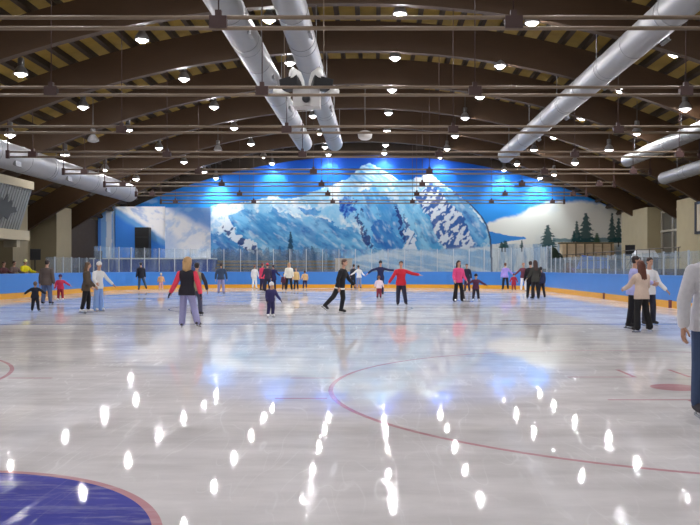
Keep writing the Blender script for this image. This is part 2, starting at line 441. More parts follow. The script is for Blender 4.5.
def paint_panel(X, Y):
    col = np.zeros(X.shape+(3,)); n = fbm(X, Y, 12, 200); n2 = fbm(X*.4, Y, 6, 210)
    col[:] = np.array(lin((84, 148, 240)))
    d = (Y-216)-(X-117)*.64+(n-.5)*5           # slope edge: snow above, blue below
    blend(col, (120, 176, 234), sm(d, 2, -3))
    blend(col, (252, 253, 254), sm(d, -5, -10)*(X > 113))
    blend(col, (120, 168, 230), sm(fbm(X-Y*1.2, Y+X*.5, 9, 220), .45, .7)*sm(d, -6, -16)*.6)
    r = X > 165
    e = (Y-203)-(X-165)*.5+(n-.5)*6
    s = sm(e, 0, 10)
    blend(col, np.array(lin((96, 150, 220)))*(1-s[..., None])+np.array(lin((244, 246, 250)))*s[..., None], r.astype(float)*.9)
    blend(col, (150, 190, 234), r*sm(fbm(X+Y*.5, Y, 8, 230), .5, .75)*.6)
    blend(col, (170, 200, 240), r*sm((Y-218)-(X-165)*.7, 6, 14)*sm(X, 185, 170)*.6)
    l = X < 115
    blend(col, (150, 196, 245), l.astype(float)*.8)
    blend(col, (228, 236, 244), (l & (np.abs(X-109) < 2.6+2*(n-.5))).astype(float)*.9)
    blend(col, (76, 136, 232), (l & (X < 101)).astype(float)*.8)
    blend(col, (196, 216, 240), (l & (X > 113)).astype(float)*.7)
    return col
def painted_sheet(name, x0, x1, topf, ybot, d, nx, ny, painter, mt, parent=None, thick=.06):
    u = np.linspace(x0, x1, nx); t = np.linspace(0, 1, ny)
    X, T = np.meshgrid(u, t, indexing='ij'); top = topf(X); Y = top+(ybot-top)*T
    col = painter(X, Y)
    wx = (X-VX)/F*d; wz = CH+(VY-Y)/F*d
    V = np.stack([wx, np.full_like(wx, d), wz], -1).reshape(-1, 3)
    i = np.arange(nx-1)[:, None]*ny+np.arange(ny-1)[None, :]
    Fq = np.stack([i, i+1, i+ny+1, i+ny], -1).reshape(-1, 4)
    # thickness: border skirt and back
    nb = len(V); bi = list(range(0, ny)) + [k*ny+ny-1 for k in range(1, nx)] + [(nx-1)*ny+k for k in range(ny-2, -1, -1)] + [k*ny for k in range(nx-2, 0, -1)]
    Bk = V[bi].copy(); Bk[:, 1] += thick
    V = np.vstack([V, Bk]); nB = len(bi)
    faces = Fq.tolist() + [(bi[k], nb+k, nb+(k+1) % nB, bi[(k+1) % nB]) for k in range(nB)]
    me = bpy.data.meshes.new(name); me.from_pydata(V.tolist(), [], faces)
    ca = me.color_attributes.new('paint', 'FLOAT_COLOR', 'POINT')
    cc = np.ones((len(V), 4), np.float32); cc[:nb, :3] = col.reshape(-1, 3); cc[nb:, :3] = cc[bi, :3]
    ca.data.foreach_set('color', cc.ravel()); me.materials.append(mt)
    o = bpy.data.objects.new(name, me); C.objects.link(o)
    if parent: o.parent = parent
    return o
PAINT = bpy.data.materials.new('mural_paint'); PAINT.use_nodes = True
_n = PAINT.node_tree; _a = _n.nodes.new('ShaderNodeAttribute'); _a.attribute_name = 'paint'
_h = _n.nodes.new('ShaderNodeHueSaturation'); _h.inputs['Saturation'].default_value = 1.04; _h.inputs['Value'].default_value = .88
_n.links.new(_a.outputs['Color'], _h.inputs['Color'])
_n.links.new(_h.outputs['Color'], _n.nodes['Principled BSDF'].inputs['Base Color'])
_n.nodes['Principled BSDF'].inputs['Roughness'].default_value = .65
_n.nodes['Principled BSDF'].inputs['Specular IOR Level'].default_value = .25
arc_top = lambda X: 155.5+(580-np.sqrt(580**2-(X-372)**2))
mu = painted_sheet('mural', 98, 623, arc_top, 274, 66.0, 880, 200, paint_mural, PAINT)
tag(mu, 'huge painted mural of snowy blue mountains covering the far end wall', 'mural')
for (a, b, top, d, lab) in ((98, 115, 203.5, 65.2, 'narrow pale blue painted panel at the left end of the mural'),
                        (115.3, 165, 206.5, 65.0, 'painted panel with a white slope over deep blue, behind the tall black speaker'),
                        (165.3, 210.5, 207.5, 64.8, 'pale cloudy painted panel overlapping the left edge of the mountain mural')):
    tag(painted_sheet('painted_panel', a, b, lambda X, t=top: X*0+t, 257.8, d, int((b-a)*1.7), 90, paint_panel, PAINT), lab, 'mural panel', 'painted panels left of the mural')

# stage under the panels
NAVY = mat('navy_cladding', (34, 66, 150), .7, noise=.15, nscale=2)
WHITEP = mat('white_paint', (225, 228, 230), .5)
t = thing('stage', 'dark blue clad stage with white edge under the painted panels at left', 'stage', (0, 0, 0))
x0, x1 = at(110, 0, 63.6).x, at(211, 0, 63.6).x
MB().box((WL+.02, 63.6, -.06), (x1, 65.9, 2.2)).build('platform', NAVY, t)
MB().box((WL+.02, 63.5, 2.2), (x1+.05, 65.9, 2.3)).build('edge_trim', WHITEP, t)
# timber terrace in front of the mural centre-left
t = thing('terrace_bench', 'long brown slatted terrace below the mural behind the far glass', 'bench', (0, 0, 0))
x0, x1 = at(216, 0, 64.6).x, at(335, 0, 64.6).x
BRW = mat('brown_slats', (124, 108, 80), .8, noise=.25, nscale=3); TAN = mat('tan_block', (214, 192, 158), .8, noise=.15, nscale=3)
m = MB()
for k in range(4): m.box((x0, 63.8+.48*k, 1.1+.28*k), (x1, 64.36+.48*k, 1.28+.28*k))
m.build('seat_plank', BRW, t)
m = MB()
for k in range(12):
    xx = x0+.1+(x1-x0-.3)*k/11; m.box((xx, 63.95, -.06), (xx+.12, 65.7, 1.1))
m.build('support', DARKB, t)
tag(MB().box((x1+.05, 64, -.06), (at(352, 0, 64.6).x, 65.4, 2.2)).box((x1, 63.95, 2.2), (at(352.5, 0, 64.6).x, 65.45, 2.28)).build('storage_box', TAN), 'tan block at the right end of the brown slatted terrace', 'storage box')
# low timber hut at the right
t = thing('timber_hut', 'low tan plank hut in front of the mural trees at right', 'hut', (0, 0, 0))
x0, x1 = at(563, 0, 64.4).x, WR-1.2
m = MB()
for k in range(6): m.box((x0, 64.6-.02*(k % 2), 2.15+.22*k), (x1, 65.6, 2.15+.22*k+.2))
m.build('plank_wall', TAN, t)
MB().box((x0-.1, 64.56, 3.48), (x1, 65.8, 3.58)).build('flat_roof', BRW, t)
m = MB()
for k in range(6): 
    xx = x0+.3+(x1-x0-.6)*k/5; m.box((xx, 64.46, 1.45), (xx+.1, 64.56, 3.48))
m.build('post', BRW, t)
MB().box((x0, 64.2, -.06), (x1, 65.8, 2.15)).build('plinth', CONC, t)
tag(MB().hexa([(x0+1, 63.6, 1.45), (x1-.6, 63.6, 1.45), (x1-.6, 64.1, 1.45), (x0+1, 64.1, 1.45), (x0+1.4, 63.7, 2.45), (x1-.8, 63.7, 2.3), (x1-.8, 64.05, 2.3), (x0+1.4, 64.05, 2.55)]).build('covered_stack', mat('blue_tarp', (112, 150, 236), .6, noise=.06, nscale=2, bump=.2)), 'blue sheet covering a long low stack in front of the tan hut', 'cover')
tag(MB().ball((at(553, 0, 63.7).x, 63.8, 2.2), (.55, .4, 1.0), 12, 8).ball((at(558, 0, 63.7).x, 63.8, 2.0), (.5, .4, .75), 12, 8).tube([(at(553, 0, 63.7).x, 63.8, -.06), (at(553, 0, 63.7).x, 63.8, 1.6)], .12).build('shrub', mat('dark_leaf', (40, 56, 44), .9, noise=.4, nscale=6)), 'dark bushy shrub beside the tan hut under the mural', 'shrub')

# ------------------------------------------------------------------ rink barrier
BLUE = mat('blue_board', (70, 142, 226), .35, noise=.05, nscale=1, k=.95)
YEL = mat('yellow_kick', (236, 172, 44), .45, noise=.06, nscale=2)
CAPM = mat('cap_blue', (96, 150, 226), .4)
ALU = mat('pale_post', (196, 202, 206), .4, metal=.2)
GLASS = bpy.data.materials.new('hockey_glass'); GLASS.use_nodes = True
g = GLASS.node_tree; g.nodes.clear()
out = g.nodes.new('ShaderNodeOutputMaterial'); tr = g.nodes.new('ShaderNodeBsdfTransparent'); tr.inputs[0].default_value = (.93, .96, .97, 1)
gl = g.nodes.new('ShaderNodeBsdfGlossy'); gl.inputs['Roughness'].default_value = .06
df = g.nodes.new('ShaderNodeBsdfDiffuse'); df.inputs[0].default_value = (.55, .68, .85, 1)  # streaky bluish diffuse: scuffs, plus the mural's reflection painted in
fr = g.nodes.new('ShaderNodeFresnel'); fr.inputs[0].default_value = 1.35
m1 = g.nodes.new('ShaderNodeMixShader'); m2 = g.nodes.new('ShaderNodeMixShader')
tcg = g.nodes.new('ShaderNodeTexCoord'); mpg = g.nodes.new('ShaderNodeMapping'); mpg.inputs['Scale'].default_value = (2.2, 2.2, .35)
nzg = g.nodes.new('ShaderNodeTexNoise'); nzg.inputs['Scale'].default_value = 1.5; nzg.inputs['Detail'].default_value = 5
mrg = g.nodes.new('ShaderNodeMapRange'); mrg.inputs[1].default_value = .35; mrg.inputs[2].default_value = .7; mrg.inputs[3].default_value = .02; mrg.inputs[4].default_value = .17
g.links.new(tcg.outputs['Object'], mpg.inputs[0]); g.links.new(mpg.outputs[0], nzg.inputs['Vector']); g.links.new(nzg.outputs['Fac'], mrg.inputs[0])
g.links.new(mrg.outputs[0], m1.inputs[0]); g.links.new(tr.outputs[0], m1.inputs[1]); g.links.new(df.outputs[0], m1.inputs[2])
geo = g.nodes.new('ShaderNodeNewGeometry'); inv = g.nodes.new('ShaderNodeMath'); inv.operation = 'SUBTRACT'; inv.inputs[0].default_value = 1.
mulb = g.nodes.new('ShaderNodeMath'); mulb.operation = 'MULTIPLY'
g.links.new(geo.outputs['Backfacing'], inv.inputs[1]); g.links.new(inv.outputs[0], mulb.inputs[0]); g.links.new(fr.outputs[0], mulb.inputs[1])
g.links.new(mulb.outputs[0], m2.inputs[0]); g.links.new(m1.outputs[0], m2.inputs[1]); g.links.new(gl.outputs[0], m2.inputs[2])
g.links.new(m2.outputs[0], out.inputs[0])

bt = thing('rink_barrier', 'blue rink boards with yellow kick plate and clear glass around the ice', 'rink boards', (0, 0, 0))
def sweep(o0, o1, z0, z1, y0=5.0):
    a, b = rink_path(o0, y0, 24), rink_path(o1, y0, 24)
    return MB().rings([[(*p, z0), (*q, z0), (*q, z1), (*p, z1)] for p, q in zip(a, b)])
sweep(0, .12, .27, 1.19).build('board_panel', BLUE, bt)
sweep(-.012, .12, 0, .27).build('kick_plate', YEL, bt)
sweep(-.02, .16, 1.19, 1.225).build('cap_rail', CAPM, bt)
for y in (38.75, 30.05):
    MB().box((XR-.02, y-.16, 0), (XR+.01, y+.16, .3)).build('line_mark', mat('dark_red_mark', (110, 30, 40), .5), bt)
# panes along the path
pp = [Vector((*p, 0)) for p in rink_path(.06, 26.0, 24)]
cum = [0]
for a, b in zip(pp, pp[1:]): cum.append(cum[-1]+(b-a).length)
def onpath(s):
    s = max(0, min(cum[-1]-1e-6, s))
    for i in range(len(pp)-1):
        if s <= cum[i+1]: return pp[i].lerp(pp[i+1], (s-cum[i])/(cum[i+1]-cum[i]))
L = cum[-1]; nseg = int((L)/1.22)
for i in range(nseg):
    a, b = onpath(L*i/nseg), onpath(L*(i+1)/nseg)
    if (a.x < XL+.1 and a.y < 43.5): continue              # bench opening, no glass
    mid = (a+b)/2
    top = 2.9 if mid.y > 50.2 else 2.1
    t_ = (b-a).normalized(); M = Matrix.Translation(a) @ Matrix.Rotation(math.atan2(t_.y, t_.x), 4, 'Z'); w_ = (b-a).length
    MB().box((.03, -.006, 1.225), (w_-.03, .006, top), M).build('glass_pane', GLASS, bt)
    MB().box((-.022, -.03, 1.2), (.022, .03, top+.04), M).build('glass_post', ALU, bt)
# white rail line in front of the stage
# ------------------------------------------------------------------ ducts
DUCT = mat('grey_duct', (186, 187, 188), .42, metal=.12, noise=.06, nscale=3, k=.52)
DUCTD = mat('duct_band', (150, 152, 154), .4, metal=.4, k=.8)
def duct(x, z, r, y0, y1, lab, hang):
    t = thing('air_duct', lab, 'air duct', (x, y0, z), group='round air ducts under the roof')
    L = y1-y0
    prof = [(r*.2, 0), (r, 0.02)]
    prof += [(r, L-r*.5), (r*.93, L-r*.2), (r*.75, L-.03), (r*.35, L)]
    autosmooth(MB().lathe(prof, 28, (0,0,0), (0,1,0)).build('duct_pipe', DUCT, t))
    n = int(L/3)
    for k in range(1, n):
        MB().lathe([(r-.01, 3*k-.04), (r+.012, 3*k-.04), (r+.012, 3*k+.04), (r-.01, 3*k+.04)], 28, (0,0,0), (0,1,0)).build('seam_band', DUCT, t, True)
    for k in range(n):
        y = 1.5+3*k
        if k % 2 == 0:
            m = MB().box((r*.78, y-.28, -r*.78), (r*.98, y+.28, -r*.45)); m.box((r*.9, y-.32, -r*.85), (r*1.05, y+.32, -r*.8)); m.build('air_nozzle', DUCTD, t)
    for ya in ARCH_Y:
        if y0+.3 < ya < y1-.2:
            if hang == 'up': zt = min(arch_z(x-r*.9), arch_z(x+r*.9))-z+.15
            else: zt = TIE_Z-z
            m = MB()
            for sx in (-1, 1): m.tube([(sx*r*.98, ya-y0, 0), (sx*r*.98, ya-y0, zt)], .012, 6)
            pts = [(r*1.005*math.cos(a), ya-y0, -r*1.005*math.sin(a)) for a in np.linspace(0, math.pi, 13)]
            m.tube(pts, .012, 6); m.build('hanger_strap', DUCTD, t)
duct(-4.42, CH+7.78, .5, 6, 50.2, 'grey round air duct left of the hanging loudspeaker cluster', 'up')
duct(-2.5, CH+7.78, .48, 6, 50.2, 'grey round air duct ending right of the hanging loudspeaker cluster', 'up')
duct(8.1, CH+7.0, .46, 10, 50, 'long grey round air duct running over the right half of the rink', 'up')
duct(-16.4, CH+5.0, .6, 10, 53.6, 'grey round air duct with bright lamp spots low along the left side', 'up')
duct(13.2, CH+5.62, .33, 12, 42, 'slim grey air duct with a bright end, high at far right', 'up')
duct(15.3, CH+4.75, .32, 12, 42.5, 'lowest slim dark grey air duct beside the right wall', 'up')

# ------------------------------------------------------------------ lamps
LENS = mat('lamp_glow', (255, 255, 255), .4, emit=(1.0, .965, 1.0), estr=5)
BULB = mat('bulb_glow', (255, 255, 255), .4, emit=(1.0, .97, 1.0), estr=720)
BOWL = mat('lamp_bowl', (150, 150, 152), .35, metal=.6); HOUS = mat('lamp_housing', (96, 94, 92), .5, metal=.4)
UNL = mat('lamp_unlit', (170, 170, 168), .3)
def make_lamp(lit=True):
    t = thing('ceiling_lamp', '', 'lamp', (0,0,0))
    m = MB().lathe([(.236, -.005), (.27, 0.), (.26, .02), (.23, .11), (.17, .22), (.10, .30), (.09, .31)], 20); autosmooth(m.build('reflector', BOWL, t), 50)
    MB().lathe([(.02, .29), (.11, .30), (.12, .34), (.12, .56), (.09, .60), (.02, .61)], 14).build('ballast_housing', HOUS, t)
    n = 20; prof = [(.232*math.cos(a), -.0-.07*math.sin(a)) for a in np.linspace(0, math.pi/2*.96, 5)]
    MB().lathe(prof, n).build('lens', LENS if lit else UNL, t, True)
    if lit: MB().lathe([(.118*math.cos(a), -.052-.07*math.sin(a)) for a in np.linspace(0, math.pi/2*.96, 5)], 16).build('bulb', BULB, t, True)
    return t
lamp0 = make_lamp(True); lamp1 = make_lamp(False)
STEM = {}
def place_lamp(x, y, H, lab, lit=True, used={}):
    src = lamp0 if lit else lamp1
    t = src if lit not in used else copy_tree(src)
    used[lit] = 1
    z = CH+H; t.location = (x, y, z); t['label'] = lab; t['group'] = 'lit ceiling lamps' if lit else 'unlit ceiling lamps'
    return t
def stem(t):
    x, y, z = t.location; h = arch_z(x, 1.62)-.3-z
    MB().tube([(0,0,.58), (0,0,max(h,.7))], .016, 6).build('stem', HOUS, t)
rows = [   # name, H, [pixels of the visible ones], x for unseen near bays
 ('outermost left row', 6.05, [(10,135),(65,155),(105,169),(136,179),(131,196)], -16.6, []),
 ('second row from the left', 7.2, [(21,74),(83,107),(128,130),(159,148),(184,162),(204,172),(216,178)], -13.1, [5,11,17,23]),
 ('third row from the left', 8.25, [(142,40),(184,79),(214,107),(234,128),(251,144),(263.5,156.5),(272,163.3)], -8.55, [5,11,17,23]),
 ('fourth row from the left', 8.95, [(269,20),(290,63),(303,93),(313,116),(319.5,133),(325,147),(328.5,154.5)], -3.75, [5,11,17,23]),
 ('fifth row from the left', 8.95, [(400,14),(395,58),(392,90),(388.5,113),(387,131),(385.6,145),(384.3,153)], .9, [5,11,17,23]),
 ('sixth row from the left', 8.5, [(532,23),(500,66),(480,97),(465,118),(455,136),(447,149),(440,157)], 5.45, [5,11,17,23]),
 ('seventh row from the left', 7.5, [(675,54),(620,90),(582,118),(554,137),(534,150),(517,164),(504,170)], 10.6, [5,11,17,23]),
 ('outermost right row', 6.5, [(685,109),(637,133),(609,150),(575,163),(554,174),(540,178)], 12.7, [])]
stems = []
nth = ['nearest the mural', 'second from the mural', 'third from the mural', 'fourth from the mural', 'fifth from the mural', 'sixth from the mural', 'seventh from the mural', 'eighth from the mural', 'ninth from the mural', 'tenth from the mural', 'eleventh from the mural']
for name, H, pix, xn, near in rows:
    pos = []
    for px, py in pix:
        d = min(H*F/(VY-py), 64.2)
        if (px, py) == pix[-1]: d = 64.9 if px > 140 else 62.3
        p = at(px, py, d); pos.append((p.x, d, p.z-CH))
    for y in near: pos.append((xn, y, H))
    pos.sort(key=lambda p: -p[1])
    for k, (x, y, H_) in enumerate(pos):
        stems.append(place_lamp(x, y, H_, 'lit round ceiling lamp, %s in the %s' % (nth[k], name)))
for px, py, d, lab in ((93,141,38,'unlit grey ceiling lamp above the low left air duct'), (218,150,50,'unlit grey ceiling lamp among the far lamps left of centre'), (611,120,40,'unlit grey ceiling lamp left of the slim right air duct')):
    p = at(px, py, d); stems.append(place_lamp(p.x, d, p.z-CH, lab, False))
for t in stems: stem(t)
# the lamps nearest the mural wash it with a narrow beam
for t in [q for q in stems if q.location.y > 64 and q['group'] == 'lit ceiling lamps']:
    sp = bpy.data.lights.new('lamp_beam', 'SPOT'); sp.energy = 520; sp.spot_size = math.radians(92); sp.spot_blend = .5; sp.shadow_soft_size = .12; sp.color = (.8, .95, 1.0)
    so = bpy.data.objects.new('lamp_beam', sp); C.objects.link(so); so.parent = t; so.location = (0, .1, -.2)
    so.rotation_euler = (math.radians(30), 0, 0)
# round white dish hanging right of the loudspeakers
t = thing('dish_lamp', 'round white unlit dish hanging right of the paired air ducts', 'lamp', tuple(at(365, 134, 40)))
autosmooth(MB().lathe([(.02, -.3), (.2, -.29), (.33, -.2), (.36, 0), (.33, .1), (.15, .16), (.02, .17)], 20).build('dish', mat('white_dish', (215, 212, 208), .3), t))
MB().tube([(0,0,.15), (0,0,arch_z(at(365,134,40).x, 1.62)-at(365,134,40).z-.3)], .015, 6).build('stem', HOUS, t)

# loudspeaker cluster on the second visible tie
d = 27.2; p = at(307, 92, d)
BLACK = mat('black_cabinet', (26, 26, 30), .5); GRILL = mat('black_grille', (16, 16, 18), .7)
HORN = mat('white_horn', (226, 226, 222), .35)
t = thing('loudspeaker_cluster', 'white horn and black loudspeaker cluster hanging between the two central air ducts', 'loudspeaker', tuple(p))
MB().box((-.45, -.3, -.55), (.45, .3, .1)).box((-.12, -.35, -.5), (.12, -.28, 0)).build('frame_box', mat('grey_frame', (170, 168, 165), .5), t)
for sx in (-1, 1):
    M = Matrix.Translation((sx*.52, -.25, .22)) @ Matrix.Rotation(sx*.35, 4, 'Z') @ Matrix.Rotation(sx*.18, 4, 'Y')
    s_ = MB().box((-.33, -.18, -.2), (.33, .2, .2), M).build('speaker_box', BLACK, t)
    MB().box((-.3, -.2, -.17), (.3, -.18, .17), M).build('grille', GRILL, s_)
    pts = [(sx*.12, -.1, -.1), (sx*.16, -.18, .3), (sx*.26, -.3, .5), (sx*.48, -.45, .55)]
    MB().tube(pts, [.06, .09, .13, .19], 12).build('horn', HORN, t, True)
    MB().tube([(sx*.55, -.1, -.15), (sx*.8, -.3, -.1), (sx*1.0, -.5, -.05)], [.06, .09, .17], 12).build('horn', HORN, t, True)
    MB().tube([(-.1+sx*.67, 0, .1), (-.1+sx*.67, 0, arch_z(p.x, 1.3)-p.z)], .015, 6).build('hanging_rod', STEEL, t)
MB().ball((0, -.38, -.3), (.14, .1, .14), 12, 8).build('driver_cone', BLACK, t, True)

# ------------------------------------------------------------------ balcony, left
BALW = mat('cream_render', (196, 186, 158), .75, noise=.06, nscale=2, k=.7)
t = thing('balcony', 'cream press balcony with a sloping grey front, high on the left wall', 'balcony', (0, 0, 0))
y0, y1 = 20, 43.3
def slab(prof, name, mt):
    m = MB(); m.rings([[(x, y0, z) for x, z in prof], [(x, y1, z) for x, z in prof]]); return m.build(name, mt, t)
slab([(WL, 6.15), (-18.45, 6.15), (-18.45, 5.72), (WL, 5.72)], 'top_fascia', BALW)
slab([(WL, 3.5), (-18.7, 3.5), (-18.7, 2.98), (WL, 2.98)], 'floor_ledge', BALW)
GREYS = mat('grey_ribbed_sheet', (122, 126, 126), .5, noise=.12, nscale=5, stretch=(1, 3, .4))
m = MB()
for k in range(78):
    ya = y0+(y1-y0)*k/78; yb = ya+(y1-y0)/78*.72
    m.hexa([(-19.3, ya, 3.5), (-19.22, ya, 3.5), (-19.22, yb, 3.5), (-19.3, yb, 3.5), (-18.6, ya, 5.72), (-18.52, ya, 5.72), (-18.52, yb, 5.72), (-18.6, yb, 5.72)])
m.hexa([(-19.4, y0, 3.5), (-19.26, y0, 3.5), (-19.26, y1, 3.5), (-19.4, y1, 3.5), (-18.7, y0, 5.72), (-18.56, y0, 5.72), (-18.56, y1, 5.72), (-18.7, y1, 5.72)])
m.build('sloping_front', GREYS, t)
# dark emblem on the front
EMB = mat('dark_emblem', (58, 62, 64), .6)
def onface(y, z, o=.03): return (-19.22+(z-3.5)/(5.72-3.5)*.70+o, y, z)
m = MB(); out_ = [(-1.3,-.1),(-1.0,.15),(-.7,.1),(-.55,.45),(-.2,.3),(0,.72),(.2,.35),(.5,.5),(.6,.15),(1.0,.25),(1.3,-.1),(.9,-.2),(.8,-.5),(.35,-.35),(.1,-.75),(-.2,-.4),(-.7,-.55),(-.8,-.2)]
m.rings([[onface(40.6-a*1.2, 4.55+b, 0.02) for a, b in out_], [onface(40.6-a*1.2, 4.55+b, .05) for a, b in out_]])
m.build('emblem', EMB, t)
for k in range(8): MB().box((-19.6, 42.2-2.4*k, 2.6), (-18.9, 42.6-2.4*k, 2.98)).build('bracket', BALW, t)
MB().box((WL, y0, -.06), (WL+.12, y1, 2.98)).build('back_panel', mat('dark_brown_panel', (70, 60, 50), .8, noise=.2), t)

# ------------------------------------------------------------------ speakers, frame, railing
def pole_speaker(px, py0, py1, d, w, base, lab, rz=0):
    x = at(px, 0, d).x; z0 = at(px, py1, d).z; h = at(px, py0, d).z-z0
    t = thing('loudspeaker', lab, 'loudspeaker', (x, d, base), rz)
    zb = z0-base
    m = MB().hexa([(-w/2, -.2, zb), (w/2, -.2, zb), (w*.4, .25, zb), (-w*.4, .25, zb), (-w/2, -.26, zb+h), (w/2, -.26, zb+h), (w*.4, .2, zb+h), (-w*.4, .2, zb+h)])
    m.build('cabinet', BLACK, t)
    m = MB().hexa([(-w*.44, -.225, zb+.05), (w*.44, -.225, zb+.05), (w*.44, -.19, zb+.05), (-w*.44, -.19, zb+.05), (-w*.44, -.28, zb+h-.05), (w*.44, -.28, zb+h-.05), (w*.44, -.24, zb+h-.05), (-w*.44, -.24, zb+h-.05)])
    m.build('grille', GRILL, t)
    MB().tube([(0, 0, .25), (0, 0, zb+.05)], .035, 8).build('pole', BLACK, t)
    for k in range(3):
        a = 2*math.pi*k/3+.4
        MB().tube([(0, 0, .55), (.42*math.cos(a), .42*math.sin(a), .012)], .016, 6).build('leg', BLACK, t)
    return t
pole_speaker(35, 249, 260, 44.5, .55, .1, 'black loudspeaker on a pole above the yellow jacketed spectator', .5)
pole_speaker(99, 251, 259.3, 61.9, .5, -.06, 'small black loudspeaker in the corner left of the painted panels', .3)
pole_speaker(630.5, 245, 256, 54.5, .65, 1.45, 'black loudspeaker by the beige wall behind the right boards', -.4)
t = thing('loudspeaker_stack', 'tall black loudspeaker cabinet standing before the blue and white panel', 'loudspeaker', (at(143, 0, 64.2).x, 64.2, 2.3))
hh = at(143, 227.5, 64.2).z-2.3
MB().box((-.56, -.35, .02), (.56, .35, hh)).build('cabinet', BLACK, t)
for k in range(3): MB().box((-.5, -.38, .08+hh/3*k), (.5, -.35, hh/3*(k+1)-.04)).build('grille', GRILL, t)
t = thing('picture_frame', 'black framed board on the beige pier at far right', 'picture frame', (18.54, 44.6, 0))
MB().box((-.05, -1.6, 3.55), (0, 1.5, 5.2)).build('board', mat('cream_board', (190, 178, 150), .6), t)
m = MB()
for (a, b) in (((-.1, -1.7, 3.45), (0.005, 1.6, 3.6)), ((-.1, -1.7, 5.15), (0.005, 1.6, 5.3)), ((-.1, -1.7, 3.45), (0.005, -1.5, 5.3)), ((-.1, 1.4, 3.45), (0.005, 1.6, 5.3))): m.box(a, b)
m.build('frame', BLACK, t)
t = thing('railing', 'dark steel railing along the raised concourse at right', 'railing', (0, 0, 0))
RAIL = mat('dark_rail', (84, 76, 66), .5, metal=.3)
xr = XR+2.0
for z in (2.0, 2.5): MB().tube([(xr+1.4, 38, z), (xr+1.4, 62.8, z)], .025, 6).build('rail', RAIL, t)
for k in range(13): MB().tube([(xr+1.4, 38.2+2.04*k, 1.45), (xr+1.4, 38.2+2.04*k, 2.5)], .025, 6).build('rail_post', RAIL, t)
t = thing('concession_light_standin', 'small white box standing in for a light behind the right boards beside the black loudspeaker', 'box', (at(645, 0, 52).x, 52.0, 1.45))
MB().box((-.75, -.3, 0), (.75, .3, .75)).build('cabinet_body', mat('grey_cab', (120, 112, 100), .6), t)
MB().hexa([(-.8, -.4, .75), (.8, -.4, .75), (.8, .35, .75), (-.8, .35, .75), (-.55, -.25, 1.2), (.55, -.25, 1.2), (.55, .3, 1.2), (-.55, .3, 1.2)]).build('hood', WHITEP, t)  # white paint stands in for a bright light in the concession

# ------------------------------------------------------------------ people
SKIN = mat('skin', (206, 160, 134), .55, noise=.04, k=1.0)
EYE = mat('eye_dark', (30, 24, 22), .3); LIP = mat('lips', (160, 84, 80), .5)
BLADE = mat('steel_blade', (190, 194, 198), .25, metal=.9)
def remeshed(mb_, name, mt, parent, vox, it=3, extra=None):
    me = bpy.data.meshes.new(name); me.from_pydata(mb_.v, [], mb_.f)
    bm = bmesh.new(); bm.from_mesh(me); bmesh.ops.recalc_face_normals(bm, faces=bm.faces); bm.to_mesh(me); bm.free()
    o = bpy.data.objects.new('tmp', me); C.objects.link(o)
    r = o.modifiers.new('r', 'REMESH'); r.mode = 'VOXEL'; r.voxel_size = vox
    s = o.modifiers.new('s', 'SMOOTH'); s.factor = .5; s.iterations = it
    dg = bpy.context.evaluated_depsgraph_get()
    nm = bpy.data.meshes.new_from_object(o.evaluated_get(dg)); bpy.data.objects.remove(o); bpy.data.meshes.remove(me)
    if extra:
        bm = bmesh.new(); bm.from_mesh(nm); t_ = bpy.data.meshes.new('t'); t_.from_pydata(extra.v, [], extra.f); bm.from_mesh(t_)
        bmesh.ops.recalc_face_normals(bm, faces=bm.faces); bm.to_mesh(nm); bm.free(); bpy.data.meshes.remove(t_)
    nm.name = name; nm.materials.clear(); nm.materials.append(mt)
    nm.polygons.foreach_set('use_smooth', [True]*len(nm.polygons))
    q = bpy.data.objects.new(name, nm); C.objects.link(q); q.parent = parent; return q
def dirv(side, a, f):
    a = math.radians(a); f = math.radians(f)
    return Vector((side*math.sin(a), -math.cos(a)*math.sin(f), -math.cos(a)*math.cos(f)))
def loft(mb_, secs, M, n=16):
    rs = []
    for z, hw, hd, oy in secs:
        ring = []
        for k in range(n):
            a = 2*math.pi*k/n; c, s = math.cos(a), math.sin(a)
            e = .82
            ring.append(M @ Vector((hw*math.copysign(abs(c)**e, c), oy+hd*math.copysign(abs(s)**e, s), z)))
        rs.append(ring)
    return mb_.rings(rs)
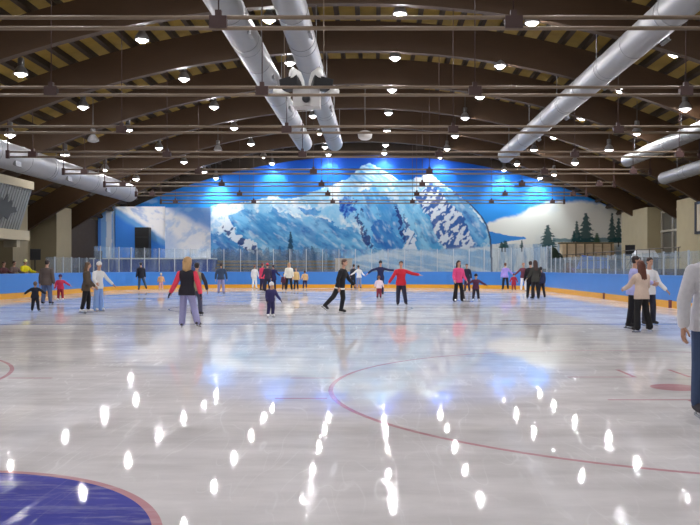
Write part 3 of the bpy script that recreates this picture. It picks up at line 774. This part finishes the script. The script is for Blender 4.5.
def hand(wrist, dv, side, Mt, h, curl=.5, glove=0.):
    """palm, four fingers and a thumb; dv = forearm direction"""
    ex = MB(); L = h*.062; dv = dv.normalized()
    fwd = Mt.to_3x3() @ Vector((0, -1, 0)); lat = Mt.to_3x3() @ Vector((-side, 0, 0))     # towards the body = palm side
    acr = (fwd - dv*fwd.dot(dv))
    if acr.length < .3: acr = Mt.to_3x3() @ Vector((0, 0, 1)); acr = acr - dv*acr.dot(dv)
    acr.normalize(); pal = dv.cross(acr).normalized()
    if pal.dot(lat) < 0: pal = -pal
    g = 1+glove
    w = h*.021*g; th = h*.0085*g
    rs = []
    for t, ww, tt in ((-.25, .62, 1.2), (.0, .72, 1.15), (.45, 1.0, 1.1), (.85, 1.03, .95), (1.0, .95, .75)):
        c = wrist + dv*L*t; ring = []
        for k in range(10):
            a = 2*math.pi*k/10; ring.append(c + acr*w*ww*math.cos(a)*1.05 + pal*th*tt*math.sin(a)*1.3)
        rs.append(ring)
    ex.rings(rs)
    for k, ln in enumerate((.93, 1.0, .95, .76)):
        o = (1-k*2/3.)*w*.8; p0 = wrist+dv*L*.92+acr*o; l = L*.78*ln; q = dv; pts = [p0]; sp = acr*(1-k*2/3.)*.06
        for j, seg in enumerate((.45, .32, .25)):
            ang = curl*(.35+.35*j); q2 = (dv*math.cos(ang)+pal*math.sin(ang)+sp).normalized(); pts.append(pts[-1]+q2*l*seg)
        r = h*.0052*g*(1 if k < 3 else .88)
        ex.tube(pts, [r*1.05, r, r*.92, r*.7], 7)
    p0 = wrist+dv*L*.25+acr*w*.75; q = (dv*.75+acr*.6+pal*.35).normalized(); q2 = (dv*.95+acr*.2+pal*.35).normalized()
    ex.tube([p0, p0+q*L*.42, p0+q*L*.42+q2*L*.34, p0+q*L*.42+q2*L*.52], [h*.0075*g, h*.0065*g, h*.006*g, h*.0042*g], 7)
    return ex
npeople = 0
def person(px, py, H, face, label, top, bot, hair=(70, 55, 45), hl='short', arms=((10,4,8,14),(10,4,8,14)), legs=((5,4,4,-4),(5,4,4,-4)),
           lean=4, roll=0, hat=None, boots=(34,32,34), sleeve=None, gloves=None, flare=0., build=1.0, d=None, head=(0,0), toplen=.0, child=None, pos=None, group='skaters on the ice', vox=None, skirt=None, skates=True, belt=None, curl=.5, mop=1.0):
    # legs: (abduction, flexion, shank abduction, shank flexion) for the person's left and right
    child = H < 1.35 if child is None else child
    dd = d if d else CH*F/(py-VY)
    X = (px-VX)/F*dd if pos is None else pos[0]
    if pos: dd = pos[1]
    t = thing('person', label, 'person', (X, dd, 0 if pos is None else pos[2]), math.radians(face), group)
    hs = .165 if child else .133             # head height share
    bw = (1.12 if child else 1.0)*build
    hip_z = (.47 if child else .515)*H; sh = (.275 if child else .300)*H
    th_l = hip_z*.50; sk_l = hip_z*.435
    Mp = Matrix.Rotation(math.radians(roll), 4, 'Y') @ Matrix.Rotation(math.radians(lean), 4, 'X')
    hw = .052*H*bw; shw = .108*H*bw
    # legs first, pelvis at origin
    K = {}
    low = 1e9
    for i, sd in ((0, 1), (1, -1)):
        a, f, a2, f2 = legs[i]
        hp = Vector((sd*hw*.86, 0, 0)); kn = hp+dirv(sd, a, f)*th_l; an = kn+dirv(sd, a2, f2)*sk_l
        fd = Vector((sd*.18, -math.cos(math.radians(f2*.7)), math.sin(math.radians(f2*.7)) if f2 > 0 else math.sin(math.radians(f2*.7)))).normalized()
        up_ = (-dirv(sd, a2, f2)); up_ = (up_-fd*up_.dot(fd)).normalized()
        K[i] = (hp, kn, an, fd, up_)
        for q in (-.06, .1): low = min(low, (an+fd*q*H - up_*(.052*H+.055)).z)
    pel = Vector((0, 0, -low))
    T = Matrix.Translation(pel)
    for i in K: K[i] = tuple(pel+v for v in K[i][:3])+K[i][3:]
    Mt = T @ Mp                                     # torso frame, origin at the pelvis
    chest = Mt
    body, topm, botm = MB(), MB(), MB()
    c_ = .013
    secs = [(-.055*H, hw*1.35, .050*H*bw, .004*H), (0, .090*H*bw, .062*H*bw, .004*H), (.07*H, .082*H*bw, .056*H*bw, 0), (.13*H, .080*H*bw, .055*H*bw, -.002*H), (sh*.68, .098*H*bw, .064*H*bw, 0), (sh*.84, .094*H*bw, .056*H*bw, .004*H), (sh*.95, .066*H*bw, .046*H*bw, .006*H), (sh*1.02, .042*H*bw, .038*H, .006*H), (sh+.022*H, .036*H*bw, .034*H, .004*H)]
    loft(body, secs, chest)
    e = .012+.006*H
    tsec = [(z, w_+e*1.2, d_+e*1.2, o) for z, w_, d_, o in secs]
    tsec = [(-(.075+toplen)*H, .104*H*bw+e*1.2, .070*H*bw+e*1.2, .004*H)] + [(0, .103*H*bw+e*1.2, .068*H*bw+e*1.2, .004*H)] + tsec[2:-1] + [(sh+.012*H, .050*H*bw+e, .044*H+e*.6, .004*H)]
    loft(topm, tsec, chest)
    # neck and head
    nb = chest @ Vector((0, .004*H, sh)); hx, hz = head
    Mh = chest @ Matrix.Translation((0, -.004*H, sh+.02*H)) @ Matrix.Rotation(math.radians(hz), 4, 'Z') @ Matrix.Rotation(math.radians(hx-lean*.7), 4, 'X')
    hh = hs*H; hc = Vector((0, -.008*H, (.045 if not child else .03)*H+hh*.5))
    body.cone(nb, Mh @ (hc+Vector((0, .01*H, -hh*.25))), .033*H*(1 if not child else .9), .031*H)
    R3 = Mh.to_3x3()
    body.ball(Mh @ (hc+Vector((0, .012*hh, hh*.12))), (hh*.36, hh*.42, hh*.38), M=R3)
    body.ball(Mh @ (hc+Vector((0, -.09*hh, -hh*.2))), (hh*.285, hh*.31, hh*.31), M=R3)
    body.cone(Mh @ (hc+Vector((0, -.36*hh, hh*.06))), Mh @ (hc+Vector((0, -.45*hh, -hh*.09))), hh*.05, hh*.075)
    for sd in (1, -1): body.ball(Mh @ (hc+Vector((sd*.36*hh, .03*hh, -.02*hh))), (hh*.05, hh*.09, hh*.13), M=R3)
    # limbs
    ext = MB(); vx = vox or (.013 if dd < 22 else .0155 if dd < 38 else .02)
    for i, sd in ((0, 1), (1, -1)):
        slv = MB() if sleeve else topm
        hp, kn, an, fd, up_ = K[i]
        fz = 1.15 if child else 1
        body.cone(hp, kn, .049*H*bw, .036*H*bw); body.cone(kn, an, .038*H*bw, .025*H*bw)
        body.cone(kn.lerp(an, .1), kn.lerp(an, .45), .038*H*bw, .036*H*bw)
        botm.cone(hp, kn, .053*H*bw+e*.6, .041*H*bw+e*.6); botm.cone(kn, an.lerp(kn, .02), .041*H*bw+e*.6, (.033+.022*flare)*H*bw+e*.5)
        if flare > .3: botm.cone(an.lerp(kn, .25), an-up_*.012*H, (.040+.008*flare)*H, (.04+.022*flare)*H)
        a, f, a2, f2 = arms[i]
        sp = chest @ Vector((sd*shw, .004*H, sh*.86)); ua = .168*H if not child else .155*H; fa = .145*H if not child else .13*H
        d1 = dirv(sd, a, f); d2 = dirv(sd, a2, f2)
        el = sp+d1*ua; wr = el+d2*fa
        body.cone(sp, el, .029*H*bw, .025*H*bw); body.cone(el, wr, .027*H*bw, .018*H*bw)
        cb = chest @ Vector((sd*.045*H, .004*H, sh*.915)); body.cone(cb, sp, .036*H, .027*H*bw)
        topm.cone(cb, sp, .038*H+e*.6, .029*H*bw+e*.6)
        slv.cone(sp, el, .032*H*bw+e*.7, .029*H*bw+e*.7); slv.cone(el, wr-d2*.012*H, .029*H*bw+e*.7, .023*H*bw+e*.7)
        hm = hand(wr, d2, sd, Mt, H, curl, .25 if gloves else 0)
        if sleeve: remeshed(slv, 'sleeve', cloth(sleeve), t, vx)
        if not gloves: ext.add(hm.v, hm.f)
        else:
            hm.build('glove', cloth(gloves), t, True)
            h2 = hand(wr, d2, sd, Mt, H, curl, 0); ext.add(h2.v, h2.f)
        # skate
        if skates:
            bm_ = MB(); ft = .062*H
            so = an-up_*(.052*H)
            bm_.cone(an+up_*.05*H, an-up_*.01*H, .034*H*fz, .034*H*fz)
            bm_.cone(an-up_*.022*H-fd*.015*H, an-up_*.030*H+fd*.085*H, .032*H*fz, .023*H*fz)
            sk = remeshed(bm_, 'skate', cloth(boots), t, .012 if dd < 30 else .018, 2)
            bl = MB(); xr_ = fd.cross(up_).normalized()
            B = Matrix((( xr_.x, fd.x, up_.x, so.x), (xr_.y, fd.y, up_.y, so.y), (xr_.z, fd.z, up_.z, so.z), (0,0,0,1)))
            bl.box((-.004, -.06*H, -.055), (.004, .10*H, -.028), B); bl.box((-.006, -.04*H, -.03), (.006, -.02*H, .012), B); bl.box((-.006, .055*H, -.03), (.006, .075*H, .012), B)
            bl.build('blade', BLADE, sk)
        else:
            bm_ = MB(); bm_.cone(an-up_*.02*H-fd*.01*H, an-up_*.03*H+fd*.085*H, .03*H, .022*H); bm_.cone(an, an-up_*.02*H, .028*H, .03*H)
            remeshed(bm_, 'shoe', cloth(boots), t, .014, 2)
    loft(botm, [(-.07*H, hw*1.5+e*.5, .058*H*bw+e*.5, .004*H), (-.03*H, .094*H*bw+e*.7, .066*H*bw+e*.7, .004*H), (.03*H, .09*H*bw+e*.6, .062*H*bw+e*.6, .002*H), (.05*H, .086*H*bw+e*.5, .06*H*bw+e*.5, .002*H)], Mt)
    vx = vox or (.013 if dd < 22 else .0155 if dd < 38 else .02)
    remeshed(body, 'body', SKIN, t, min(vx, .014), 2, ext)
    tn = 'vest' if sleeve else 'jacket'
    remeshed(topm, tn, cloth(top), t, vx)
    remeshed(botm, 'trousers', cloth(bot), t, vx)
    if skirt:
        sm_ = MB(); loft(sm_, [(-.2*H, .15*H, .13*H, 0), (-.1*H, .125*H*bw, .10*H, 0), (.04*H, .1*H*bw, .075*H*bw, 0)], Mt); sm_.build('skirt', cloth(skirt), t, True)
    if belt:
        bm_ = MB(); loft(bm_, [(-(.085+toplen)*H, .1*H*bw+e*1.4, .073*H*bw+e*1.4, .004*H), (-(.055+toplen)*H, .1*H*bw+e*1.5, .073*H*bw+e*1.5, .004*H)], Mt); bm_.build('hem_band', cloth(belt), t, True)
    # hair
    if hair:
        hb = MB(); kk = mop
        hb.ball(Mh @ (hc+Vector((0, .06*hh, hh*.18))), (hh*.40*kk, hh*.44*kk, hh*.39*kk), 16, 11, R3)
        hb.ball(Mh @ (hc+Vector((0, .14*hh, -hh*.02))), (hh*.375*kk, hh*.33*kk, hh*.36*kk), 16, 11, R3)
        if hl in ('long', 'bob'):
            up = .095 if hl == 'bob' else 0
            for q, z1 in ((0, -.085+up), (1, -.07+up), (-1, -.07+up)):
                hb.cone(Mh @ (hc+Vector((q*hh*.25, .2*hh, 0))), chest @ Vector((q*.032*H, .062*H, sh+z1*H)), hh*.24*kk, hh*.17*kk)
            for q in (1, -1):
                hb.cone(Mh @ (hc+Vector((q*hh*.33, .06*hh, hh*.05))), chest @ Vector((q*.042*H, .012*H, sh-.01*H)), hh*.14, hh*.12)
        if hl == 'tail':
            hb.cone(Mh @ (hc+Vector((0, .42*hh, hh*.05))), Mh @ (hc+Vector((0, .52*hh, -hh*.5))), hh*.13, hh*.08)
        remeshed(hb, 'hair', mat('hair_%d_%d_%d' % hair, hair, .6, noise=.25, nscale=60, bump=.3, k=1.2), t, min(vx, .014), 2)
    if hat:
        hm = MB(); hm.ball(Mh @ (hc+Vector((0, .03*hh, hh*.2))), (hh*.43, hh*.49, hh*.42), 18, 11, R3)
        hm.cone(Mh @ (hc+Vector((0, .42*hh, hh*.1))), Mh @ (hc+Vector((0, .3*hh, -hh*.05))), hh*.1, hh*.1)
        hm.ball(Mh @ (hc+Vector((0, .03*hh, hh*.63))), (hh*.09,)*3)
        remeshed(hm, 'hat', cloth(hat), t, .014, 2)
    for sd in (1, -1):
        MB().ball(Mh @ (hc+Vector((sd*.14*hh, -.385*hh, hh*.05))), (hh*.05, hh*.04, hh*.032), 8, 6, R3).build('eye', EYE, t, True)
    MB().ball(Mh @ (hc+Vector((0, -.375*hh, -hh*.24))), (hh*.10, hh*.035, hh*.026), 8, 6, R3).build('mouth', LIP, t, True)
    global npeople; npeople += 1
    return t
REST = (12, 2, 8, 12)
OUT = (58, 4, 52, 6)
WIDE = ((8, 5, 6, -2), (8, 5, 6, -2))
B = (24, 24, 28)
person(35, 312, 1.0, 180, 'small child in dark jacket seen from behind, arms spread, near the left boards', (26,28,42), (24,26,36), (112,88,72), arms=(OUT, OUT), legs=((6,6,6,-6),(12,-2,12,-14)))
person(46.5, 305, 1.72, 172, 'tall person in brownish grey jacket and jeans skating beside the left boards', (84,74,70), (78,94,132), (44,36,34), arms=((12,-4,8,6),(12,-4,8,6)), legs=((6,4,5,-3),(6,4,5,-3)), build=1.12, toplen=.03)
person(60.5, 301, 1.16, 12, 'child in pink red jacket and maroon trousers beside the jeans wearer', (184,46,78), (132,28,50), (54,32,60), hat=(70,44,84), arms=((52,8,58,4),(20,0,14,6)), boots=(220,215,215))
person(86.3, 313.4, 1.58, 100, 'woman in mottled brown jacket and black trousers with white skates, at left', (78,66,54), (26,26,30), (92,70,50), 'long', arms=((16,10,12,40),(14,8,10,40)), legs=((3,8,3,-2),(3,-6,3,-12)), boots=(228,226,222), toplen=.03)
person(98.2, 311.6, 1.6, 55, 'person in white sweater, white hat and light blue trousers beside brown jacket', (232,230,232), (128,160,236), (110,88,66), 'short', hat=(238,236,236), arms=((34,16,42,20),(22,28,10,60)), legs=((3,4,2,-3),(3,4,2,-3)), boots=(225,225,228), flare=1.0)
person(141, 290.5, 1.75, 205, 'person in black hooded top striding by the boards below the tall loudspeaker', (30,32,42), (58,74,92), (40,34,34), arms=(REST, REST), legs=((4,2,3,-4),(16,-14,14,-20)), toplen=.02)
person(161, 290.2, 1.12, 190, 'tiny child in tan top and pink trousers by the far left boards', (206,160,120), (222,160,170), None, hat=(226,200,170), arms=((18,5,14,30),(18,5,14,30)), boots=(215,205,205))
person(196.5, 316, 1.56, 176, 'person in olive hood mostly hidden behind the blond woman in black vest', (140,132,104), (70,72,92), (44,36,36), arms=((10,4,8,14),(26,-4,14,-6)), sleeve=(44,40,52))
person(187, 328, 1.65, 178, 'blond woman in black vest with red sleeves and lilac grey trousers', (30,28,38), (138,138,176), (176,142,98), 'bob', arms=((22,-4,30,6),(20,-6,14,-6)), legs=((4,4,3,-2),(13,0,16,-14)), sleeve=(214,62,84), gloves=(40,34,48), boots=(54,48,52), flare=.35, build=1.08, mop=1.25)
person(221, 294, 1.68, 182, 'person in dark teal jacket seen from behind near the far boards', (52,68,92), (136,136,180), (50,40,38), arms=((20,2,6,8),(20,2,6,8)), boots=(100,100,130), build=1.1)
person(254.5, 288.6, 1.6, 170, 'person all in white by the far boards left of the group', (222,226,236), (206,214,232), (128,84,66), arms=((14,6,8,30),(14,6,8,30)), boots=(222,222,226))
G_ = 'skaters on the ice'
person(262, 291, 1.72, 140, 'person in pink red jacket at the left of the far group', (204,62,96), (40,40,72), (120,60,60), arms=((10,4,8,30),(12,4,10,30)), toplen=.03)
person(267.5, 292, 1.68, 200, 'person in dark jacket with red hat in the far group', (52,44,66), (34,36,56), (60,36,40), hat=(176,54,68), arms=((14,8,10,50),(12,4,8,20)))
person(273.5, 290.5, 1.6, 215, 'person in navy jacket at the right of the far group of three', (34,36,84), (36,34,64), (46,36,44), arms=((12,4,8,20),(38,10,60,20)), toplen=.06)
person(270.5, 318, 1.04, 30, 'small child in navy snowsuit with pale hat skating alone, left of centre', (44,40,84), (40,38,80), None, hat=(232,222,222), arms=((22,14,34,14),(10,10,6,30)), legs=((3,10,3,-14),(3,10,3,-14)), lean=12, boots=(236,232,226), gloves=(40,36,60))
person(289, 291, 1.74, 4, 'woman with long blond hair, cream jacket and black trousers in the distance', (236,226,200), (30,28,30), (196,160,106), 'long', arms=((12,6,6,40),(12,6,6,40)), legs=WIDE, boots=(90,86,84))
person(284, 290.6, 1.12, 20, 'small child in dark maroon jacket at the left of the blond woman', (76,40,60), (48,44,60), (50,40,40), arms=(REST, REST))
person(296.2, 290.2, 1.4, -10, 'child in tan jacket and dark trousers at the right of the blond woman', (206,178,124), (40,40,50), (110,82,58), arms=(REST, REST))
person(305, 288.6, 1.3, 200, 'child in tan top and navy trousers alone by the far boards', (206,172,124), (38,40,74), (70,52,44), arms=((18,8,10,50),(14,6,8,30)))
person(340.5, 314, 1.68, 68, 'person all in black striding right with a white hem band, centre', (24,24,28), (26,26,30), (88,64,54), arms=((14,22,10,44),(12,-14,8,10)), legs=((4,6,3,-12),(8,-26,8,-44)), lean=12, belt=(206,206,204))
person(353, 288.8, 1.66, 150, 'person in dark clothes leaning by the far boards at centre', (34,36,48), (34,34,44), (60,46,40), arms=(REST, (30,10,40,30)), lean=10)
person(359, 289, 1.6, 200, 'person in white top and grey trousers next to the dark leaning person', (226,220,212), (116,124,150), (70,54,46), arms=((40,20,60,20),(30,20,50,40)), lean=12)
person(380.5, 295, 1.78, 0, 'person in navy with both arms stretched out, far centre', (30,34,70), (28,30,62), (36,30,30), hat=(36,36,44), arms=((76,0,86,6),(72,0,52,6)), legs=((3,2,2,-2),(2,2,2,-2)), toplen=.02)
person(379, 298.8, 1.08, 178, 'small child in white and pink top in front of the outstretched navy skater', (236,196,206), (128,46,60), (112,72,50), arms=((20,10,8,50),(20,10,8,50)), legs=((3,4,3,-4),(3,4,3,-4)))
person(401, 306, 1.66, 2, 'person in red sweatshirt and dark jeans with raised elbow, right of centre', (176,32,48), (36,36,54), (52,38,36), arms=((70,6,78,40),(30,4,34,14)), legs=((7,4,9,-4),(4,3,2,-3)), build=1.08)
person(458.3, 302, 1.72, 18, 'long dark haired woman in pink top and black flared trousers with white skates', (202,70,122), (24,22,26), (40,26,26), 'long', arms=((12,6,8,46),(12,6,8,46)), legs=((9,6,7,-2),(7,4,5,-3)), boots=(234,232,232), flare=1.1, toplen=-.01)
person(467.2, 292, 1.66, -20, 'person in dark navy top half hidden behind the woman in pink', (32,30,52), (40,38,62), (34,28,30), arms=((16,4,10,20),REST), lean=10)
person(475.8, 301.6, 1.2, 4, 'child in dark maroon jacket, arms spread, beside the woman in pink', (72,34,60), (34,28,40), None, hat=(40,32,44), arms=((56,6,62,4),(56,6,62,4)), legs=((8,5,6,-3),(8,5,6,-3)), boots=(230,226,226), gloves=(96,40,60))
person(505.5, 290, 1.74, 185, 'person in lavender sweater and black trousers by the far boards at right', (158,142,218), (30,30,40), (110,76,60), arms=(REST, (40,8,50,20)), legs=WIDE)
person(513.8, 290.7, 1.1, 180, 'small child in long red coat between two adults, far right of centre', (160,40,62), (140,36,56), (88,44,44), arms=((24,6,20,10),(24,6,20,10)), toplen=.1, skirt=(160,40,62))
person(523.3, 290.9, 1.72, 0, 'person in dark red top and white trousers near the red coated child', (96,48,62), (236,232,232), (166,112,84), arms=((18,4,10,10),(44,4,50,14)), boots=(230,226,226))
person(530.5, 299, 1.72, 170, 'person all in black at the left of the close group of three', (28,26,32), (26,24,30), (52,36,34), arms=((14,4,8,10),(12,10,8,50)), toplen=.02)
person(535.5, 299.5, 1.76, 188, 'person in dark olive jacket in the middle of the close group of three', (50,50,46), (28,28,34), (64,44,38), arms=((12,10,8,60),(12,10,8,60)), toplen=.02, hl='long')
person(541.2, 298.6, 1.46, 195, 'shorter person in navy at the right of the close group of three', (40,42,72), (30,30,46), (40,34,38), arms=(REST, (12,4,8,20)), legs=((5,4,4,-3),(10,2,8,-6)))
person(632.5, 329, 1.68, 75, 'person in lavender blue shirt embracing the woman in beige at right', (162,164,222), (24,24,30), (44,32,30), arms=((20,44,-10,70),(14,40,-14,80)), legs=((3,4,3,-4),(4,-4,4,-10)), lean=6)
person(641.5, 332.5, 1.56, 200, 'long haired woman in beige sweater and black trousers dancing at right', (196,176,160), (26,26,28), (96,58,44), 'long', arms=((14,34,-6,70),(22,26,30,70)), legs=((4,4,4,-6),(9,0,11,-6)), lean=2, flare=.5)
person(648.5, 326, 1.66, 15, 'person in white and pale blue shirt behind the woman in beige', (214,222,240), (40,42,56), (52,38,34), arms=((16,14,24,40),(20,20,10,60)))
person(711, 417, 1.78, 4, 'tall person in grey sweatshirt and navy jeans cut off at the right edge', (204,204,210), (60,78,110), (70,54,44), arms=((9,2,6,8),(17,0,6,10)), legs=((4,3,3,-2),(4,3,3,-2)), boots=(52,50,56), vox=.011, build=1.06, curl=.8)
tag(MB().box((-21.0, 34, -.06), (-18.4, 45.8, .1)).build('bench_platform', mat('rubber_mat', (50, 50, 52), .9)), 'low dark rubber platform the spectators stand on behind the left boards', 'platform')
for px, lab, top, hat, H in ((24.5, 'spectator in bright yellow jacket and pale cap behind the left boards', (250,200,20), (232,214,150), 1.74), (13.5, 'spectator in grey brown jacket beside the yellow jacket behind the boards', (92,76,72), None, 1.66), (3, 'spectator in dark maroon at the left edge behind the boards', (70,36,40), None, 1.62)):
    dd = -19.2*F/(px-VX)
    person(px, 0, H, 70, lab, top, (40,40,50), (66,50,44), arms=((30,30,10,80),(26,30,0,80)), hat=hat, pos=(-19.2, dd, .1), group='spectators behind the left boards', skates=False, toplen=.03, build=1.15)

# ------------------------------------------------------------------ world, camera, view
w = bpy.data.worlds.new('hall_air'); S.world = w; w.use_nodes = True
w.node_tree.nodes['Background'].inputs[0].default_value = (.02, .02, .022, 1); w.node_tree.nodes['Background'].inputs[1].default_value = .3
cam = bpy.data.cameras.new('camera'); co = bpy.data.objects.new('camera', cam); C.objects.link(co)
co.location = (0, 0, CH); co.rotation_euler = (math.pi/2, 0, 0)
cam.sensor_fit = 'HORIZONTAL'; cam.sensor_width = 36; cam.lens = F/700*36
cam.shift_x = -(VX-350)/700; cam.shift_y = (VY-262.5)/700
cam.clip_end = 300; S.camera = co
S.view_settings.view_transform = 'Standard'; S.view_settings.look = 'None'; S.view_settings.gamma = 1
S.view_settings.use_curve_mapping = False; S.view_settings.exposure = 0.2
